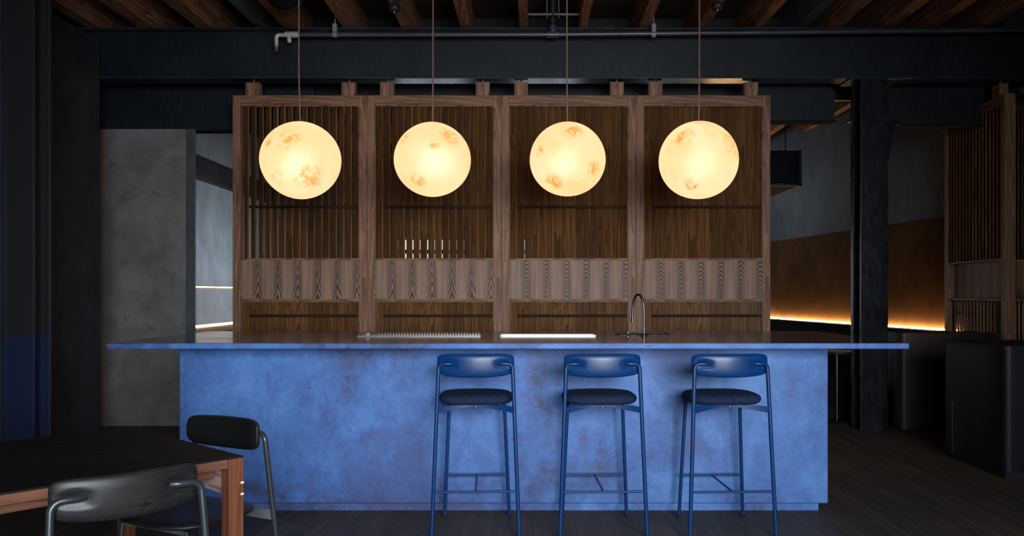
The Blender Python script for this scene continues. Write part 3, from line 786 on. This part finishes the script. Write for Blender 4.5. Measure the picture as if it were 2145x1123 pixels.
# local x runs along the near edge (away from the corner), local y is negative into the table
TL, TW = 1.9, .93; e = .036
sg = -1 if Vector((-nd.y, nd.x)).dot(bd_) < 0 else 1
def ty(a, b_): return (min(sg*a, sg*b_), max(sg*a, sg*b_))
y0, y1 = ty(0.002, TW-.002)
MB().box(.056, TL-.056, y0, y1, HT-e+.001, HT-.006).build('tabletop', table_red, t, .002)
MB().box(.0, TL, y0, y1, HT-.006, HT).build('top_veneer', table_black, t, .0015)
for xx in (0, TL-.054):
    for yy in (0, TW-.054):
        a, b_ = ty(yy, yy+.054)
        lg = MB().box(xx, xx+.054, a, b_, 0, HT-.0055).build('leg', table_red_v, t, .003)
    a, b_ = ty(.054, TW-.054)
    MB().box(xx+.012, xx+.042, a, b_, .612, .690).build('stretcher', table_pale, t, .002)
    MB().box(xx+.002, xx+.052, a, b_, HT-e+.001, HT-.006).build('end_board', table_pale, t, .001)
    for yy in (0, TW):
        for zz in (.613, .652):
            a, b_ = ty(yy-.0035, yy+.0035)
            MB().box(xx+.002, xx+.013, a, b_, zz, zz+.007).build('tenon_wedge', pale_peg, t)
a, b_ = ty(.1, .13); MB().box(.054, TL-.054, a, b_, HT-e-.045, HT-e+.001).build('apron', table_red, t, .002)
a, b_ = ty(TW-.13, TW-.1); MB().box(.054, TL-.054, a, b_, HT-e-.045, HT-e+.001).build('apron', table_red, t, .002)

# ------------------------------------------------------------------ banquette and light strips on the right
def W(a, off): return A+dW*a+nW*off
def dist_a(d): return (d-A.y)/dW.y
bq = empty('banquette', tuple(W(dist_a(9.5), 0))+(0,), 0, 'dark navy upholstered banquette along the brown panelled wall', 'bench')
def bpts(a0, a1, o0, o1): 
    q = Vector((bq.location.x, bq.location.y)); return [tuple(Vector(p)-q) for p in wall_pts(a0, a1, o0, o1)]
a0, a1 = dist_a(9.5), dist_a(17.0)
MB().prism(bpts(a0, a1, .117, .22), 0, .875).build('backrest', fab_bench, bq, .02, 3)
MB().prism(bpts(a0, a1, .221, .66), .12, .46).build('seat', fab_bench, bq, .02, 3)
MB().prism(bpts(a0+.02, a1, .221, .60), 0, .12).build('plinth', cab_black, bq)
st_ = empty('light_strip', tuple(W(a0, .07))+(.885,), 0, 'glowing warm light strip between the banquette and the brown wall', 'light')
q = Vector((st_.location.x, st_.location.y))
MB().prism([tuple(Vector(p)-q) for p in wall_pts(dist_a(9.3), a1, .060, .088)], -.004, .012).build('diffuser', led_warm, st_)
MB().prism([tuple(Vector(p)-q) for p in wall_pts(dist_a(9.3), a1, .0505, .115)], -.03, -.0041).build('channel', cab_black, st_)

o = empty('low_cabinet', (X(1889, 7.845), 7.845, 0), 0, 'brown black low cabinet with rounded edge standing right of the black column', 'cabinet')
MB().prism(rrect(.0, .89, 0, .42, .035, 6, (0,0,1,0)), .02, Z(698, 7.845), True).build('body', cab_brown, o)
MB().box(.02, .89, .012, .42, 0, .02).build('plinth', cab_black, o)
o = empty('cabinet', (3.3, 5.82, 0), 0, 'large near black cabinet with rounded corner at the right edge', 'cabinet')
MB().prism(rrect(0, 1.85, 0, .81, .06, 8, (0,0,1,0)), .05, .905, True).build('body', cab_black, o)
MB().prism(rrect(-.012, 1.85, -.012, .822, .065, 8, (0,0,1,0)), .905, .933).build('top', cab_black, o, .003)
MB().box(.03, 1.85, .03, .80, 0, .05).build('plinth', black_paint, o)
MB().box(-.004, .004, .70, .745, .06, .46).build('edge_strip', gun, o, .001)
o = empty('bench', (3.35, 8.68, 0), 0, 'dark navy backless bench seen below the bar overhang left of the black column', 'bench')
MB().box(-.55, .55, 0, .42, .1, .45).build('seat', fab_bench, o, .02, 3)
MB().box(-.53, .53, .02, .40, 0, .1).build('plinth', cab_black, o)
o = empty('side_table', (X(1753, 8.4), 8.4, 0), 0, 'small dark table on a thin post behind the right end of the bar', 'table')
MB().tube([(0, 0, .012), (0, 0, .70)], .018, 12).build('post', gun, o)
MB().lathe([(.02,.03),(.16,.012),(.17,.0)][::-1], (0, 0, 0), 28).build('base', black_paint, o)
MB().lathe([(.21,.70),(.215,.712),(.21,.724)], (0, 0, 0), 36).build('tabletop', cab_black, o)

o = empty('air_duct', (X(1640, 10.6), 10.6, Z(388, 10.6)), 0, 'dark boxed air duct hanging in the back room right of the screens', 'duct')
xr = X(1677, 10.6)-X(1640, 10.6)
MB().box(-2.2, xr, 0, 1.2, 0, .44).build('casing', matte_black, o, .006)
MB().box(xr-.02, xr+.012, -.012, .02, -.01, .45).box(-2.2, xr+.012, -.012, .02, -.012, .02).build('flange', black_paint, o, .002)
for x in (xr-.1, xr-1.5): MB().tube([(x, .3, .44), (x, .3, 4.139-Z(388, 10.6))], .008, 8).build('hanger_rod', black_paint, o)

# ------------------------------------------------------------------ lit alcove on the left
ax = -4.65
o = empty('air_duct', (ax, 8.5, 2.89), 0, 'dark boxed duct running along the alcove wall left of the screens', 'duct')
MB().box(.001, .10, 0, 6.4, 0, .30).build('casing', black_paint, o, .006)
MB().box(.001, .112, 0, 6.4, .29, .305).build('lip', beam_paint, o)
o = empty('wall_panel', (ax, 8.5, .86), 0, 'speckled grey padded panel on the alcove wall left of the screens', 'panel')
MB().box(.001, .05, 0, 6.4, 0, .52).build('padding', grey_panel, o, .006)
o = empty('light_strip', (ax, 8.5, 1.385), 0, 'thin warm light strip along the top of the grey alcove panel', 'light')
MB().box(.001, .058, 0, 6.4, .0, .018).build('diffuser', led_soft, o)
MB().box(.001, .062, 0, 6.4, .0181, .026).build('channel', cab_black, o)
o = empty('bench', (ax, 8.5, 0), 0, 'bench ledge with the orange strip glow in its colour, under the grey alcove panel left of the screens', 'bench')
MB().box(.001, .55, 0, 6.4, .80, .83).build('top', table_red, o, .004)  # red brown wood carries the strip's orange glow in its colour
MB().box(.001, .48, 0, 6.4, 0, .80).build('base', cab_brown, o, .004)
o = empty('light_strip', (ax, 8.5, .832), 0, 'warm light strip glowing between the bench ledge and the grey alcove panel', 'light')
MB().box(.002, .03, 0, 6.4, 0, .014).build('diffuser', led_warm, o)
MB().box(.0305, .034, 0, 6.4, 0, .008).build('channel', cab_black, o)
